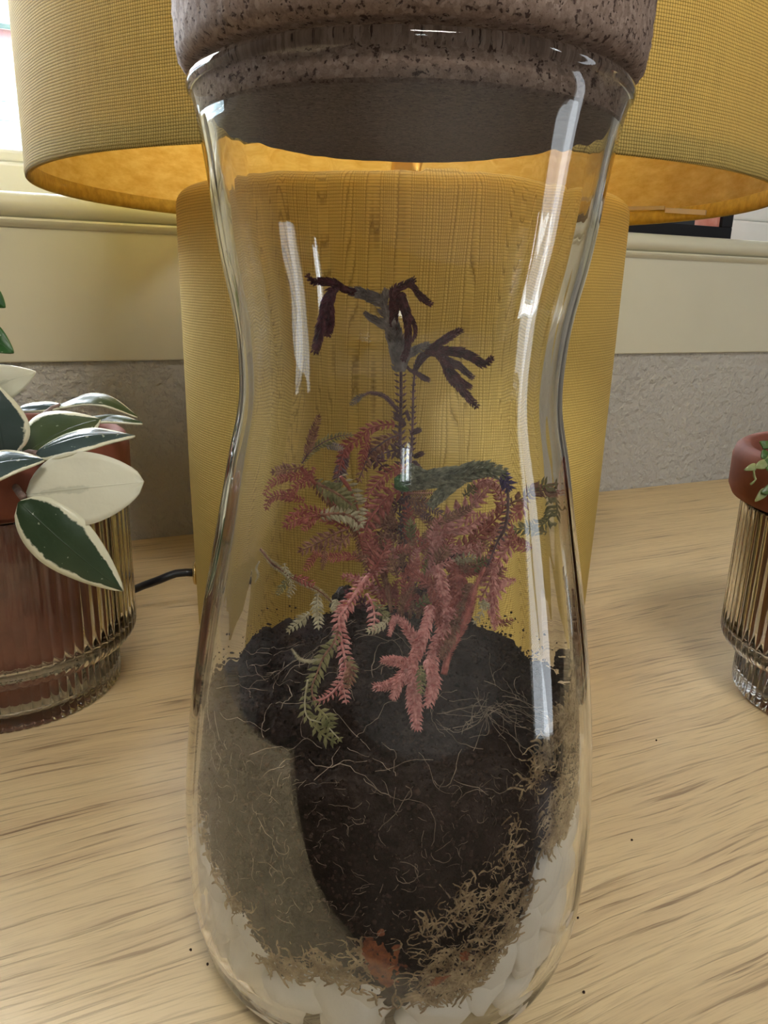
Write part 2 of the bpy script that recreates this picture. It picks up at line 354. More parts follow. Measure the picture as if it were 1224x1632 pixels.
# ------------------------------------------------------------------ lamp
LX, LY = .0059, .2615
lamp = tag(empty('table_lamp', (LX, LY, 0)), 'mustard yellow linen drum table lamp with a fat cylindrical base', 'lamp')
p = [(0, .0), (.1237, 0), (.1257, .0015)]
p += [(.1260, .004), (.1275, .10), (.1281, .248)]
for i in range(1, 9):
    a = PI/2*i/8; p.append((.1281-.009+.009*math.cos(a), .2498+.009*math.sin(a)))
p += [(.02, .2588), (0, .2588)]
lathe('base', p, MBASE, lamp, 200)
lathe('neck', [(0, .2575), (.03, .2575), (.03, .262), (.009, .264), (.009, .30), (.019, .302), (.019, .345), (0, .345)], MBRASS, lamp, 40)
lathe('bulb', [(0, .34), (.014, .345), (.016, .36), (.028, .385), (.03, .40), (.024, .422), (.012, .433), (0, .436)], mat('frosted_bulb', (.9, .9, .88), .3), lamp, 40)
R, z0, z1 = .2005, .2571, .500
lathe('shade', [(R-.0012, z0+.0004), (R-.0004, z0), (R, z0+.0005), (R+.0003, z0+.0025), (R, z0+.005), (R, z1), (R-.001, z1)], MSHADE, lamp, 260)
lathe('shade_lining', [(R-.0014, z0+.001), (R-.0014, z1-.001)], MLIN, lamp, 200)
o = lathe('hem', [(R-.0012, z0+.0003), (R-.0026, z0+.0005), (R-.0029, z0+.004), (R-.0027, z0+.0085), (R-.0015, z0+.009)], MHEM, lamp, 200)
lathe('hem', [(R-.0012, z1-.0003), (R-.0026, z1-.0005), (R-.0029, z1-.004), (R-.0027, z1-.0085), (R-.0015, z1-.009)], MHEM, lamp, 120)
# spider ring of the shade
V, F = [], []
for k in range(3):
    a = k*2*PI/3+.5; v_, f_ = tube_mesh([(.02*math.cos(a), .02*math.sin(a), .35), (.1*math.cos(a), .1*math.sin(a), .36), ((R-.002)*math.cos(a), (R-.002)*math.sin(a), .42)], .0012); f_ = [tuple(i+len(V) for i in q) for q in f_]; V += v_; F += f_
link('shade_carrier', V, F, MWHITE, lamp)
def arc_strip(name, a0, a1, za, zb, za2, zb2, m):
    V, F = [], []; n = 14
    for i in range(n+1):
        t = i/n; a = math.radians(a0+(a1-a0)*t)
        for rr in (R-.0036, R-.0029):
            for z in (za+(za2-za)*t, zb+(zb2-zb)*t): V.append((rr*math.cos(a), rr*math.sin(a), z))
    for i in range(n):
        q = i*4
        for a, b in ((0, 1), (1, 3), (3, 2), (2, 0)): F.append((q+a, q+b, q+4+b, q+4+a))
    F += [(0, 2, 3, 1), (n*4, n*4+1, n*4+3, n*4+2)]
    return link(name, V, F, m, lamp, False)
arc_strip('care_label', 24, 12, .2635, .2668, .2590, .2620, MTAPE)
arc_strip('lining_tape', 42, 24.3, .2692, .2715, .2655, .2680, mat('old_tape', (.55, .42, .25), .7))
# cord socket and cable
ga = math.radians(180+8)
gx, gy = .1266*math.cos(ga), .1266*math.sin(ga)
gl = lathe('cord_grommet', [(0, 0), (.0075, 0), (.0078, .001), (.007, .002), (.0035, .0026), (0, .0026)], MBRASS, lamp, 32, loc=(gx, gy, .0305))
gl.rotation_euler = (0, PI/2, ga)
P0 = Vector((LX+gx*1.01, LY+gy*1.01, .0305))
pts = spline([P0, P0+Vector((-.012, -.001, -.0005)), Vector((-.150, .240, .0235)), Vector((-.185, .262, .006)), Vector((-.24, .30, .0029)), Vector((-.34, .33, .0029)), Vector((-.395, .27, .0029)), Vector((-.44, .235, .0029)), Vector((-.463, .222, -.002)), Vector((-.472, .216, -.03)), Vector((-.475, .21, -.2)), Vector((-.48, .2, -.6))], .006)
v_, f_ = tube_mesh(pts, .0026, 12)
tag(link('power_cord', v_, f_, MBLACK), 'black round power cord running from the lamp base to the left pot', 'cord')

# ------------------------------------------------------------------ glass jar
JX = .0037
zk = [k*.22 for k in (0, .03, .08, .15, .25, .35, .45, .55, .65, .75, .82, .90, 1.0, 1.1, 1.17)]
rk = [.0440, .0581, .0635, .0651, .0652, .0635, .0607, .0571, .0528, .0485, .0453, .0456, .0495, .0525, .0551]
mk = np.gradient(rk, zk)
def ro(z):
    z = min(max(z, 0), zk[-1]); i = min(max(int(np.searchsorted(zk, z))-1, 0), len(zk)-2); h = zk[i+1]-zk[i]; t = (z-zk[i])/h
    return (2*t**3-3*t*t+1)*rk[i]+(t**3-2*t*t+t)*h*mk[i]+(-2*t**3+3*t*t)*rk[i+1]+(t**3-t*t)*h*mk[i+1]
TH = .0026
def rin(z): return ro(z)-TH-max(0, .012-z)*.45
ZB = .0065                     # inner floor of the jar
HJ = .2574
def jar_profile():
    out = [(0, .0022), (.030, .0018), (.038, .0006), (.0415, 0)]
    for i in range(1, 8): z = .0066*i/8; out.append((.0425+(ro(.0066)-.0425)*math.sin(PI/2*i/8)**.9, z))
    n = 120
    for i in range(n+1): z = .0066+(HJ-.0075)*i/n*1.0; z = min(z, HJ-.003); out.append((ro(z), z))
    out = out[:-3]
    rt = ro(HJ)
    for i in range(11):        # fire-polished bead
        a = -PI/3+(PI*1.33)*i/10; out.append((rt-.0018+.0027*math.cos(a), HJ-.0010+.0024*math.sin(a)))
    zt = HJ-.006; n = 120
    for i in range(n+1):
        z = zt+(ZB+.012-zt)*i/n; out.append((ro(z)-TH, z))
    r_ = ro(ZB+.012)-TH
    for i in range(1, 9): a = PI/2*i/8; out.append((r_-.012+.012*math.cos(a), ZB+.012-.012*math.sin(a)))
    out += [(.03, ZB-.0003), (0, ZB-.0006)]
    return out
def jwob(r, a, z, i):
    if r < .02 or z > HJ-.008: return r
    k = noise.noise(Vector((math.cos(a)*3.2, math.sin(a)*3.2, z*14+(7 if i > 130 else 0))))
    k2 = noise.noise(Vector((math.cos(a)*11, math.sin(a)*11, z*9+(17 if i > 130 else 3))))
    return r + (.00026*k + .00009*k2)*(1 if i > 130 else .7)
jar = tag(lathe('glass_jar', jar_profile(), GLASS, None, 288, (JX, 0, 0), jwob), 'tall waisted clear glass terrarium jar standing on the oak table', 'jar')
def rin2(z):                   # safe inner radius
    z = max(z, ZB)
    r = ro(z)-TH
    if z < ZB+.012: r_ = ro(ZB+.012)-TH; d = ZB+.012-z; r = min(r, r_-.012+math.sqrt(max(0, .012**2-d*d)))
    return r-.0006
# cork lid
zr = HJ+.0018
rp = ro(HJ)-TH-.0012; rb_ = .0521
lid = [(0, zr-.0098), (rb_-.0012, zr-.0098), (rb_-.0002, zr-.0091), (rp-.0004, zr-.0005), (rp+.0002, zr+.0002), (.0535, zr+.0003), (.0560, zr+.0008), (.0575, zr+.0026), (.0580, zr+.006), (.0585, zr+.020), (.0583, zr+.027), (.0565, zr+.0295), (0, zr+.030)]
pp = []
for i in range(len(lid)-1):
    (a, b), (c, d) = lid[i], lid[i+1]; n = max(1, int(math.hypot(c-a, d-b)/.0012))
    for j in range(n): pp.append((a+(c-a)*j/n, b+(d-b)*j/n))
pp.append(lid[-1]); mi = [1 if p_[1] < zr-.0095 else 0 for p_ in pp]
def cw(r, a, z, i):
    if r < .01 or z < zr+.001: return r
    return r+.00045*noise.noise(Vector((math.cos(a)*r*500, math.sin(a)*r*500, z*500)))
tag(lathe('cork_lid', pp, MCORK, None, 360, (JX, 0, 0), cw, mats=[MCORK, MCORKB], mi=mi), 'thick speckled cork lid plugging the mouth of the glass jar', 'lid')

# ------------------------------------------------------------------ jar contents
FR = -PI/2
def angd(a, b): return abs((a-b+PI) % (2*PI)-PI)
def gravel_top(a):             # height of the white stones against the glass
    d = (a-FR+PI) % (2*PI)-PI          # + = towards the right side
    z = .0325 + .030*min(1, abs(d)/1.25)**1.3
    if d > 0: z += .030*max(0, min(1, (d-.35)/.9))
    return z + .004*math.sin(a*7+1)+.003*math.sin(a*13)
def soil_top(x, y):
    r = math.hypot(x, y)
    return .0905+.017*math.exp(-((x+.002)**2+(y-.004)**2)/.00055)+.0035*noise.noise(Vector((x*60, y*60, 2)))+.0015*noise.noise(Vector((x*240, y*240, 5)))-.03*max(0, x-.028)+ .02*max(0, -x-.02)*0
def soil():
    na, nz, nr = 360, 110, 60; V, F = [], []
    # side
    for i in range(nz+1):
        t = i/nz
        for j in range(na):
            a = FR+2*PI*j/na; gt = gravel_top(a)
            ca, sa = math.cos(a), math.sin(a)
            R_top = rin2(.09)
            zt = soil_top(R_top*.985*ca, R_top*.985*sa); zb = gt-.004
            z = zb+(zt-zb)*t
            z += .0
            k = noise.noise(Vector((ca*4, sa*4, z*60))); k2 = noise.noise(Vector((ca*14, sa*14, z*220))); k3 = noise.noise(Vector((ca*40, sa*40, z*600)))
            d = (a-FR+PI) % (2*PI)-PI
            gap = .0003+.0016*max(0, k)+.0010*max(0, k2)+.0005*max(0, k3)
            side = max(0, (d-.75)/.5)
            gap += min(1, side)*(.0015+.003*(1-t))            # stands off the glass at right
            edge = max(0, 1-(z-zb)/.006); gap += .003*edge*(.5+k2)
            if t > .94: gap += (t-.94)/.06*.0012
            r = rin2(z)-gap
            V.append((r*ca, r*sa, z))
    for i in range(nz):
        for j in range(na): jj = (j+1) % na; F.append((i*na+j, i*na+jj, (i+1)*na+jj, (i+1)*na+j))
    base = nz*na
    for i in range(1, nr):
        s_ = 1-i/nr
        for j in range(na):
            x, y, zz = V[base+j]; xx, yy = x*s_, y*s_; bl = min(1, i/5)
            V.append((xx, yy, soil_top(xx, yy)*bl+zz*(1-bl)))
        p0 = base if i == 1 else (nz+i-1)*na
        for j in range(na): jj = (j+1) % na; F.append((p0+j, p0+jj, (nz+i)*na+jj, (nz+i)*na+j))
    V.append((0, 0, soil_top(0, 0))); c = len(V)-1; p0 = (nz+nr-1)*na
    for j in range(na): F.append((p0+j, p0+(j+1) % na, c))
    # underside
    V.append((0, 0, .020)); c = len(V)-1; nb = 10; prev = 0
    rings = [list(range(na))]
    for i in range(1, nb):
        s_ = 1-i/nb; idx = []
        for j in range(na):
            x, y, zz = V[j]; idx.append(len(V)); V.append((x*s_, y*s_, .018+(zz-.018)*s_*s_))
        rings.append(idx)
    for a_, b_ in zip(rings, rings[1:]):
        for j in range(na): jj = (j+1) % na; F.append((a_[jj], a_[j], b_[j], b_[jj]))
    for j in range(na): F.append((rings[-1][(j+1) % na], rings[-1][j], c))
    o = link('potting_soil', V, F, MSOIL); o.location = (JX, 0, 0); return o
tag(soil(), 'dark brown potting soil filling the middle of the glass jar', 'soil', kind='stuff')
# crumbs on the soil surface and against the glass
ico = [Vector(v).normalized() for v in ((0, 0, 1), (.9, 0, .4), (.28, .85, .4), (-.72, .53, .4), (-.72, -.53, .4), (.28, -.85, .4), (.72, .53, -.4), (-.28, .85, -.4), (-.9, 0, -.4), (-.28, -.85, -.4), (.72, -.53, -.4), (0, 0, -1))]
icf = [(0, 1, 2), (0, 2, 3), (0, 3, 4), (0, 4, 5), (0, 5, 1), (1, 6, 2), (2, 7, 3), (3, 8, 4), (4, 9, 5), (5, 10, 1), (6, 7, 2), (7, 8, 3), (8, 9, 4), (9, 10, 5), (10, 6, 1), (11, 7, 6), (11, 8, 7), (11, 9, 8), (11, 10, 9), (11, 6, 10)]
def rock(V, F, c, r, sx=1, sy=1, sz=1):
    b = len(V); q = Matrix.Rotation(rnd()*6.3, 3, 'Z') @ Matrix.Rotation(rnd()*3, 3, 'X')
    for v in ico: V.append(Vector(c)+q @ Vector((v.x*sx, v.y*sy, v.z*sz))*r*(.75+.5*rnd()))
    for f in icf: F.append(tuple(i+b for i in f))
V, F = [], []
for i in range(3600):
    a = 2*PI*rnd(); r = .0595*math.sqrt(rnd()); x, y = r*math.cos(a), r*math.sin(a)
    z = soil_top(x, y)
    if r > rin2(z)-.0015: continue
    rock(V, F, (x, y, z+.0001), .0003+.0009*rnd()**3)
for i in range(700):           # stuck on the glass above the soil line
    a = 2*PI*rnd(); z = .088+.012*rnd()**2.2; rr = .00015+.00035*rnd()**2
    if math.sin(a) < -.3 and rnd() < .7: continue
    r = rin2(z)-rr*.6; rock(V, F, (r*math.cos(a), r*math.sin(a), z), rr)
for i in range(2600):
    a = FR+(rnd()-.5)*3.6; z = gravel_top(a)+(.09-gravel_top(a))*rnd(); rr = .0003+.0006*rnd()**2
    r = rin2(z)-rr-.0001; rock(V, F, (r*math.cos(a), r*math.sin(a), z), rr)
o = link('soil_crumbs', V, F, MCRUMB, None, False); o.location = (JX, 0, 0)
tag(o, 'loose dark soil crumbs lying on the soil and clinging to the inside of the jar', 'soil', kind='stuff')
# white stones: packed against the glass in the bottom of the jar
def packed():
    rs = random.Random(3); P = []
    for row, (zc, n) in enumerate(((.0135, 14), (.024, 20), (.0345, 22), (.045, 23), (.0555, 23), (.066, 23), (.0765, 23))):
        for k in range(n):
            a = 2*PI*(k+.5*(row % 2)+.25*rs.random())/n
            if math.sin(a) > .55: continue
            if zc > gravel_top(a)-.001: continue
            P.append([a, zc+.0015*(rs.random()-.5), .0078+.0016*rs.random()])
    for k in range(6): P.append([2*PI*k/6, .0125, -.0062])
    return P
proto_mesh = []
for k in range(7):
    bm = bmesh.new(); bmesh.ops.create_icosphere(bm, subdivisions=3, radius=1)
    cuts = [Vector((rnd()-.5, rnd()-.5, rnd()-.5)).normalized() for _ in range(9)]
    for v in bm.verts:
        c_ = v.co.normalized(); m_ = 1.0
        for d_ in cuts:
            t = c_.dot(d_)
            if t > .62: m_ = min(m_, .62/t)
        v.co = c_*m_*(1+.06*noise.noise(c_*2.5+Vector((k*5, 0, 0))))*1.18
    me = bpy.data.meshes.new('white_stone'); bm.to_mesh(me); bm.free(); me.materials.append(MSTONE)
    me.polygons.foreach_set('use_smooth', [True]*len(me.polygons)); proto_mesh.append(me)
for i, (a, z, r) in enumerate(packed()):
    o = bpy.data.objects.new('white_stone', proto_mesh[i % 7]); COL.objects.link(o)
    if r < 0: r = -r; d = .022
    else: d = rin2(z)-r*.62
    # keep below the curved bottom
    zz = max(z, ZB+r*(.98 if d > .03 else .9))
    o.location = (JX+d*math.cos(a), d*math.sin(a), zz); o.rotation_euler = (rnd()*6, 0, a) if d > .03 else (0, 0, a); o.scale = (r*.6, r*(.9+.3*rnd()), r*(.85+.25*rnd()))
    tag(o, 'white quartz stone in the drainage layer at the foot of the glass jar', 'stone', 'white drainage stones in the glass jar')
# dried moss strands between soil and stones
V, F = [], []
def strand(c, L, r, curl, hug=True, n=7):
    """short curled strand hugging the inside of the glass; c=(angle,z)"""
    a, z = c; h = rnd()*2*PI; P = []
    for i in range(n):
        P.append((a, z)); h += curl*(rnd()-.35); a += math.cos(h)*L/n/.06; z += math.sin(h)*L/n
    dd = .0001+.0012*rnd()**2
    return tube_mesh([Vector(((rin2(z_)-dd-r)*math.cos(a_), (rin2(z_)-dd-r)*math.sin(a_), z_)) for a_, z_ in P], [r*(.5+.5*math.sin(PI*(i+.5)/n)) for i in range(n)], 4)
def add(vf):
    b = len(V); V.extend(vf[0]); F.extend([tuple(i+b for i in f) for f in vf[1]])
for i in range(7000):
    d = -1.3+2.9*rnd()**.75; a = FR+d; gt = gravel_top(a)
    if d < .05 and rnd() < .72: continue
    if abs(d+.0) < .10 and rnd() < .85: continue
    z = gt+ (rnd()**1.3)*(.006+.028*max(0, min(1, (d+.3)/.6)))-.004
    if noise.noise(Vector((a*5, z*90, 0))) < -.2: continue
    add(strand((a, z), .003+.006*rnd(), .00016+.00028*rnd(), 1.6))
o = link('dried_moss', V, F, MMOSS); o.location = (JX, 0, 0)
tag(o, 'tan curly dried moss between the soil and the white stones', 'moss', kind='stuff')
# roots
V, F = [], []
for i in range(70):
    a = FR-1.5+3.0*rnd(); z = .05+.045*rnd()**.7
    if z < gravel_top(a)+.006: continue
    add(strand((a, z), .006+.014*rnd(), .00006+.00007*rnd(), 1.0, n=12))
for i in range(70):            # free roots lying on the soil surface
    x, y = (rnd()-.5)*.09, -.05+.07*rnd(); h = rnd()*6.3; P = []
    for k in range(12):
        if math.hypot(x, y) > .056: break
        P.append(Vector((x, y, soil_top(x, y)+.0006+.0006*rnd()))); h += .9*(rnd()-.5); x += math.cos(h)*.0015; y += math.sin(h)*.0015
    if len(P) > 4: add(tube_mesh(P, .00010, 4))
for i in range(30):            # tangle at the right
    c_ = Vector((.030, -.022, .094)); h = rnd()*6.3; e = -.2-.8*rnd(); P = [c_+Vector((rnd()-.5, rnd()-.5, .4*rnd()))*.008]
    d_ = Vector((math.cos(h)*math.cos(e), -.3, math.sin(e)*.6+.3)).normalized()
    for k in range(10):
        d_ = (d_+Vector((rnd()-.5, rnd()-.5, rnd()-.62))*.7).normalized(); q = P[-1]+d_*.0016
        rr_ = math.hypot(q.x, q.y); lim = rin2(q.z)-.001
        if rr_ > lim: q.x *= lim/rr_; q.y *= lim/rr_
        st_ = soil_top(q.x, q.y)+.0004
        if q.z < st_ : q.z = st_
        P.append(q)
    add(tube_mesh(P, .00010, 4))
for i in range(750):           # hair-fine fibres pressed on the glass
    a = FR-1.6+3.2*rnd(); z = .045+.048*rnd()
    if z < gravel_top(a)+.003: continue
    add(strand((a, z), .002+.005*rnd(), .00004+.00004*rnd(), 1.2, n=6))
o = link('fine_roots', V, F, MROOT); o.location = (JX, 0, 0)
tag(o, 'pale thread-like roots tangled over the soil inside the jar', 'roots', kind='stuff')
def chip(name, a, z, w_, h_, t_, m, label, rot=0, seed=0):
    bm = bmesh.new(); bmesh.ops.create_icosphere(bm, subdivisions=4, radius=1)
    for v in bm.verts:
        n_ = noise.noise(v.co*2.2+Vector((seed, 0, 0))); n2 = noise.noise(v.co*6+Vector((seed, 3, 0)))
        v.co *= 1+.35*n_+.16*n2
        v.co = Vector((v.co.x*t_, v.co.y*w_, v.co.z*h_))
    me = bpy.data.meshes.new(name); bm.to_mesh(me); bm.free(); me.materials.append(m)
    o = bpy.data.objects.new(name, me); COL.objects.link(o); d = rin2(z)-t_*1.15
    o.location = (JX+d*math.cos(a), d*math.sin(a), z); o.rotation_euler = (rot, 0, a); return tag(o, label, 'bark chip')
def gl_az(px, py):             # angle / height on the inner glass for a measured pixel
    best = None
    for i in range(200):
        y = -.0655+.07*i/199; p_ = at(px, py, y); x = p_.x-JX; r = math.hypot(x, p_.y)
        e = abs(r-rin2(p_.z))
        if best is None or e < best[0]: best = (e, math.atan2(p_.y, x), p_.z)
        if r < rin2(p_.z): break
    return best[1], best[2]
a, z = gl_az(612, 1525); z -= .001; chip('bark_chip', a, z, .0058, .0085, .0013, MRUST, 'rust-red bark chip hanging from the soil among the white stones at the jar front', .2, 1)
a, z = gl_az(699, 1557); chip('bark_chip', a, z, .0014, .0036, .0006, MRUST, 'small brown pointed bark sliver lying on white stones near the jar foot', -1.1, 4)
a, z = gl_az(738, 1520); chip('bark_chip', a, z, .0015, .0018, .0006, MRUST, 'tiny amber bark crumb below the moss at the front of the jar', .4, 9)
o = chip('bark_chip', -2, .1, 0.0020, .0052, .0022, MBARK, 'dark grey splintered bark piece standing up from the soil behind the hanging sprig', 0, 3)
p_ = at(545, 950, .012); o.location = p_; o.rotation_euler = (.5, .5, .3)

# ------------------------------------------------------------------ sprigs of the terrarium plants
SM = {
 'P': noisy('maroon_scale', (.045, .010, .018), (.17, .05, .06), 500, .55),
 'G': noisy('grey_mauve_scale', (.16, .135, .125), (.36, .31, .28), 300, .7),
 'D': noisy('dusky_purple_scale', (.075, .035, .045), (.22, .12, .13), 300, .6),
 'R': noisy('red_scale', (.25, .045, .035), (.50, .16, .12), 700, .6),
 'K': noisy('pink_scale', (.42, .11, .10), (.80, .40, .35), 700, .6),
 'B': noisy('russet_scale', (.15, .05, .03), (.42, .21, .13), 600, .7),
 'C': noisy('straw_scale', (.36, .29, .16), (.58, .52, .34), 300, .7),
 'O': noisy('olive_scale', (.14, .13, .045), (.34, .30, .13), 300, .7),
 'V': noisy('dark_green_scale', (.08, .085, .055), (.30, .30, .20), 600, .7),
 'E': noisy('bright_green_scale', (.02, .07, .02), (.08, .20, .07), 300, .5),
 'U': noisy('violet_scale', (.03, .015, .09), (.09, .05, .2), 300, .5)}
VIEW = F_.copy()
def scale_leaf(V, F, p, d, nrm, L, w):
    """pointed keeled scale"""
    s = d.cross(nrm); s = s.normalized() if s.length > 1e-4 else d.orthogonal().normalized(); n_ = s.cross(d).normalized(); b = len(V)
    V += [p-s*w*.22, p+s*w*.22, p+d*L*.4-s*w*.5, p+d*L*.4+s*w*.5, p+d*L*.42+n_*w*.28, p+d*L-n_*L*.10, p+n_*w*.15]
    F += [(b, b+6, b+4, b+2), (b+6, b+1, b+3, b+4), (b+2, b+4, b+5), (b+4, b+3, b+5)]
PXM = .22/1226
def sprig(parent, pts, ys, wpx, colr, ranks=2, sp=None, L=None, taper=.55, stem=None, ang=.9, scol=None, base=.5):
    """pts: measured outline of the shoot; ys: depth at start and end; wpx: leaf spread in px each side"""
    n = len(pts); P = []
    for i, (x, y) in enumerate(pts):
        q = at(x, y, ys[0]+(ys[1]-ys[0])*i/max(1, n-1)); q.x -= JX
        r = math.hypot(q.x, q.y); lim = rin2(min(max(q.z, .02), .25))-.0022
        if r > lim: q.x *= lim/r; q.y *= lim/r
        P.append(q)
    h = wpx*PXM*1.05; sp = sp or h*.55
    C_ = spline(P, sp*.999); C_ = [C_[0]]+[c for c in C_[1:]]
    tot = len(C_); rad = stem if stem else max(.00022, h*.16)
    v_, f_ = tube_mesh(C_, [rad*(1-.5*i/tot) for i in range(tot)], 6)
    st_ = link('sprig', v_, f_, SM[scol or colr], parent)
    V, F = [], []; L = L or h*1.25
    for i in range(tot):
        t = (C_[min(i+1, tot-1)]-C_[max(i-1, 0)]).normalized()
        side = t.cross(VIEW); side = side.normalized() if side.length > 1e-3 else t.orthogonal().normalized(); nn = side.cross(t)
        f = i/tot; k = base+(1-base)*min(1, f*4); k *= 1 if f < taper else 1-(f-taper)/(1-taper)*.55
        for q in range(ranks):
            th = (0 if q % 2 == 0 else PI) + (q//2)*PI/ max(1, ranks/2) + (rnd()-.5)*.5
            if ranks == 2: th += (rnd()-.5)*.3
            dr = side*math.cos(th)+nn*math.sin(th); a_ = ang*(.85+.3*rnd())
            d = (t*math.cos(a_)+dr*math.sin(a_)).normalized()
            nl = (t*math.sin(a_)-dr*math.cos(a_)).normalized() if abs(math.cos(th)) < .6 else (nn*-1 if nn.dot(VIEW) > 0 else nn)
            scale_leaf(V, F, C_[i]+dr*rad*.6, d, nl, L*k*(.85+.3*rnd()), L*k*.42)
    t = (C_[-1]-C_[-2]).normalized(); scale_leaf(V, F, C_[-1], t, -VIEW, L*.6, L*.3)
    lv = link('scale_leaves', V, F, SM[colr], st_, False); lv['kind'] = 'stuff'
    return st_
def thick(parent, pts, ys, wpx, colr, ranks=6, ang=.72, st=.45, **k):
    """fleshy overlapping-scale shoot"""
    h = wpx*PXM
    return sprig(parent, pts, ys, wpx, colr, ranks, sp=h*.5, L=h*1.25, stem=h*st, ang=ang, base=.85, **k)
def plant(name, label): return tag(empty(name, (JX, 0, 0)), label, 'plant')
PA = plant('tall_spikemoss', 'tall grey and maroon spikemoss stem with drooping tips rising above the rest in the jar')
T = lambda a, b, w_, *r, **k: thick(PA, a, b, w_*1.15, *r, ang=.5, st=.6, **k)
S_ = lambda *a, **k: sprig(PA, *a, **k)
S_([(648, 885), (642, 830), (640, 760), (632, 700), (633, 640), (633, 587)], (.006, 0), 10, 'D', 4, sp=.0017, L=.0027, stem=.0009, ang=1.0, base=.9)
T([(633, 590), (629, 555), (621, 522), (613, 495), (604, 476)], (0, 0), 12, 'G', 6)
T([(606, 478), (590, 470), (578, 466), (566, 464)], (0, -.001), 9, 'G')
T([(568, 464), (559, 462), (535, 451), (510, 447), (497, 449), (489, 440)], (-.001, -.004), 6.5, 'P')
T([(540, 455), (532, 460), (521, 482), (514, 506), (508, 530), (500, 558)], (-.002, -.006), 9.5, 'P')
T([(528, 462), (524, 480), (525, 510), (522, 532)], (-.002, -.004), 7, 'P')
T([(610, 522), (600, 510), (586, 498)], (0, .001), 5, 'G'); T([(609, 484), (611, 472), (613, 463)], (0, -.001), 6.5, 'G')
T([(621, 528), (625, 487), (626, 463), (640, 452), (656, 444)], (0, -.004), 7, 'P')
T([(646, 450), (655, 456), (667, 468), (686, 483)], (-.003, -.006), 6, 'P')
T([(632, 465), (638, 484), (642, 498), (646, 528), (645, 552), (638, 570)], (-.001, -.004), 7.5, 'P')
T([(646, 500), (655, 510), (661, 522), (661, 533), (655, 541)], (-.003, -.006), 5, 'P')
T([(634, 590), (638, 575), (645, 565), (655, 560), (668, 555), (682, 549)], (0, .003), 8, 'G')
T([(680, 552), (692, 552), (713, 541), (734, 527)], (.003, .006), 7, 'P')
T([(680, 560), (694, 560), (726, 560), (753, 568), (769, 579), (782, 571)], (.003, .000), 8, 'P')
T([(700, 562), (712, 575), (723, 598), (740, 625), (758, 645)], (.002, -.003), 8, 'P')
T([(710, 570), (726, 579), (740, 590), (753, 600)], (.001, -.001), 6, 'D')
T([(730, 603), (740, 610), (750, 616)], (.001, -.001), 5, 'P')
S_([(655, 885), (652, 780), (659, 700), (660, 649), (660, 614), (663, 592)], (.01, .003), 6, 'D', 3, sp=.0018, stem=.0009, L=.0018, base=.9)
T([(661, 596), (666, 582), (678, 566), (694, 558)], (.003, .003), 6.5, 'D')
T([(668, 594), (676, 600), (685, 605)], (.003, .001), 4.5, 'D'); T([(640, 580), (650, 588), (660, 592)], (.001, .002), 3, 'D')
S_([(629, 655), (613, 633), (594, 625), (580, 630)], (0, -.003), 3, 'D', 3, stem=.0004); S_([(584, 627), (574, 632), (563, 643)], (-.003, -.004), 5, 'G', 2, sp=.0005)
for q in ([(652, 668), (645, 655)], [(655, 690), (672, 684)], [(664, 735), (672, 748)], [(664, 728), (676, 722)], [(642, 676), (625, 660)]):
    T(q, (.002, 0), 4.5, 'D')
PB = plant('spikemoss', 'bushy red and pink spikemoss with fernlike sprigs in the middle of the jar')
S_ = lambda *a, **k: sprig(PB, *a, **k)
T = lambda a, b, w_, *r, **k: thick(PB, a, b, w_*.86, *r, **k)
S_([(637, 701), (623, 674), (596, 679), (576, 696), (556, 711), (547, 733), (539, 767)][1:], (0, -.004), 12, 'R')
S_([(635, 689), (610, 701), (591, 723), (582, 745), (574, 763)], (.002, -.002), 12, 'B', scol='D')
S_([(650, 716), (625, 716), (606, 722), (591, 733)], (.004, .0), 13, 'D')
S_([(591, 696), (581, 721), (576, 745)], (0, -.002), 9, 'R'); S_([(588, 715), (600, 735), (610, 748)], (0, .0), 11, 'P')
S_([(556, 711), (548, 735), (541, 760), (540, 775)], (-.002, -.005), 12, 'D', sp=.0009)
S_([(480, 738), (495, 718), (517, 704), (539, 695), (560, 693)], (-.012, -.014), 8, 'O', scol='D', sp=.0009); S_([(517, 709), (530, 711), (546, 714)], (-.013, -.012), 7, 'G', sp=.0007)
S_([(485, 731), (495, 701), (507, 664)], (-.012, -.014), 8, 'B', sp=.0007)
S_([(478, 745), (458, 748), (434, 751)], (-.012, -.01), 11, 'B'); S_([(490, 752), (470, 758), (450, 763), (429, 770), (420, 785)], (-.012, -.012), 8, 'R')
S_([(485, 797), (453, 789), (429, 792), (422, 807)], (-.012, -.012), 9, 'R'); S_([(500, 745), (490, 765), (470, 775), (460, 792)], (-.012, -.012), 9, 'R')
S_([(478, 745), (498, 767), (517, 787), (537, 807), (566, 836), (576, 860), (583, 885), (600, 935)], (-.012, .002), 11, 'B', 3, scol='R', stem=.0006)
S_([(545, 760), (556, 775), (563, 790), (571, 811), (574, 842)], (-.012, -.008), 20, 'C', scol='R', sp=.0014, L=.0036, ang=1.2)
S_([(505, 770), (525, 780), (545, 790), (562, 805)], (-.013, -.012), 17, 'O', scol='B', sp=.0013)
S_([(512, 821), (535, 818), (560, 822), (575, 835)], (-.014, -.012), 15, 'C', scol='B', sp=.0012)
S_([(556, 843), (537, 831), (512, 821), (483, 811), (461, 824)], (-.008, -.014), 11, 'R'); S_([(507, 821), (478, 826), (458, 836)], (-.012, -.014), 11, 'R'); S_([(505, 824), (495, 833), (485, 842)], (-.012, -.014), 7, 'R')
S_([(556, 843), (537, 850), (512, 862), (483, 876)], (-.008, -.014), 13, 'B'); S_([(578, 893), (561, 886), (532, 888), (502, 880)], (-.006, -.014), 8, 'R')
S_([(560, 850), (545, 865), (530, 870)], (-.008, -.012), 12, 'B'); S_([(517, 870), (518, 885), (514, 905)], (-.013, -.013), 6, 'B')
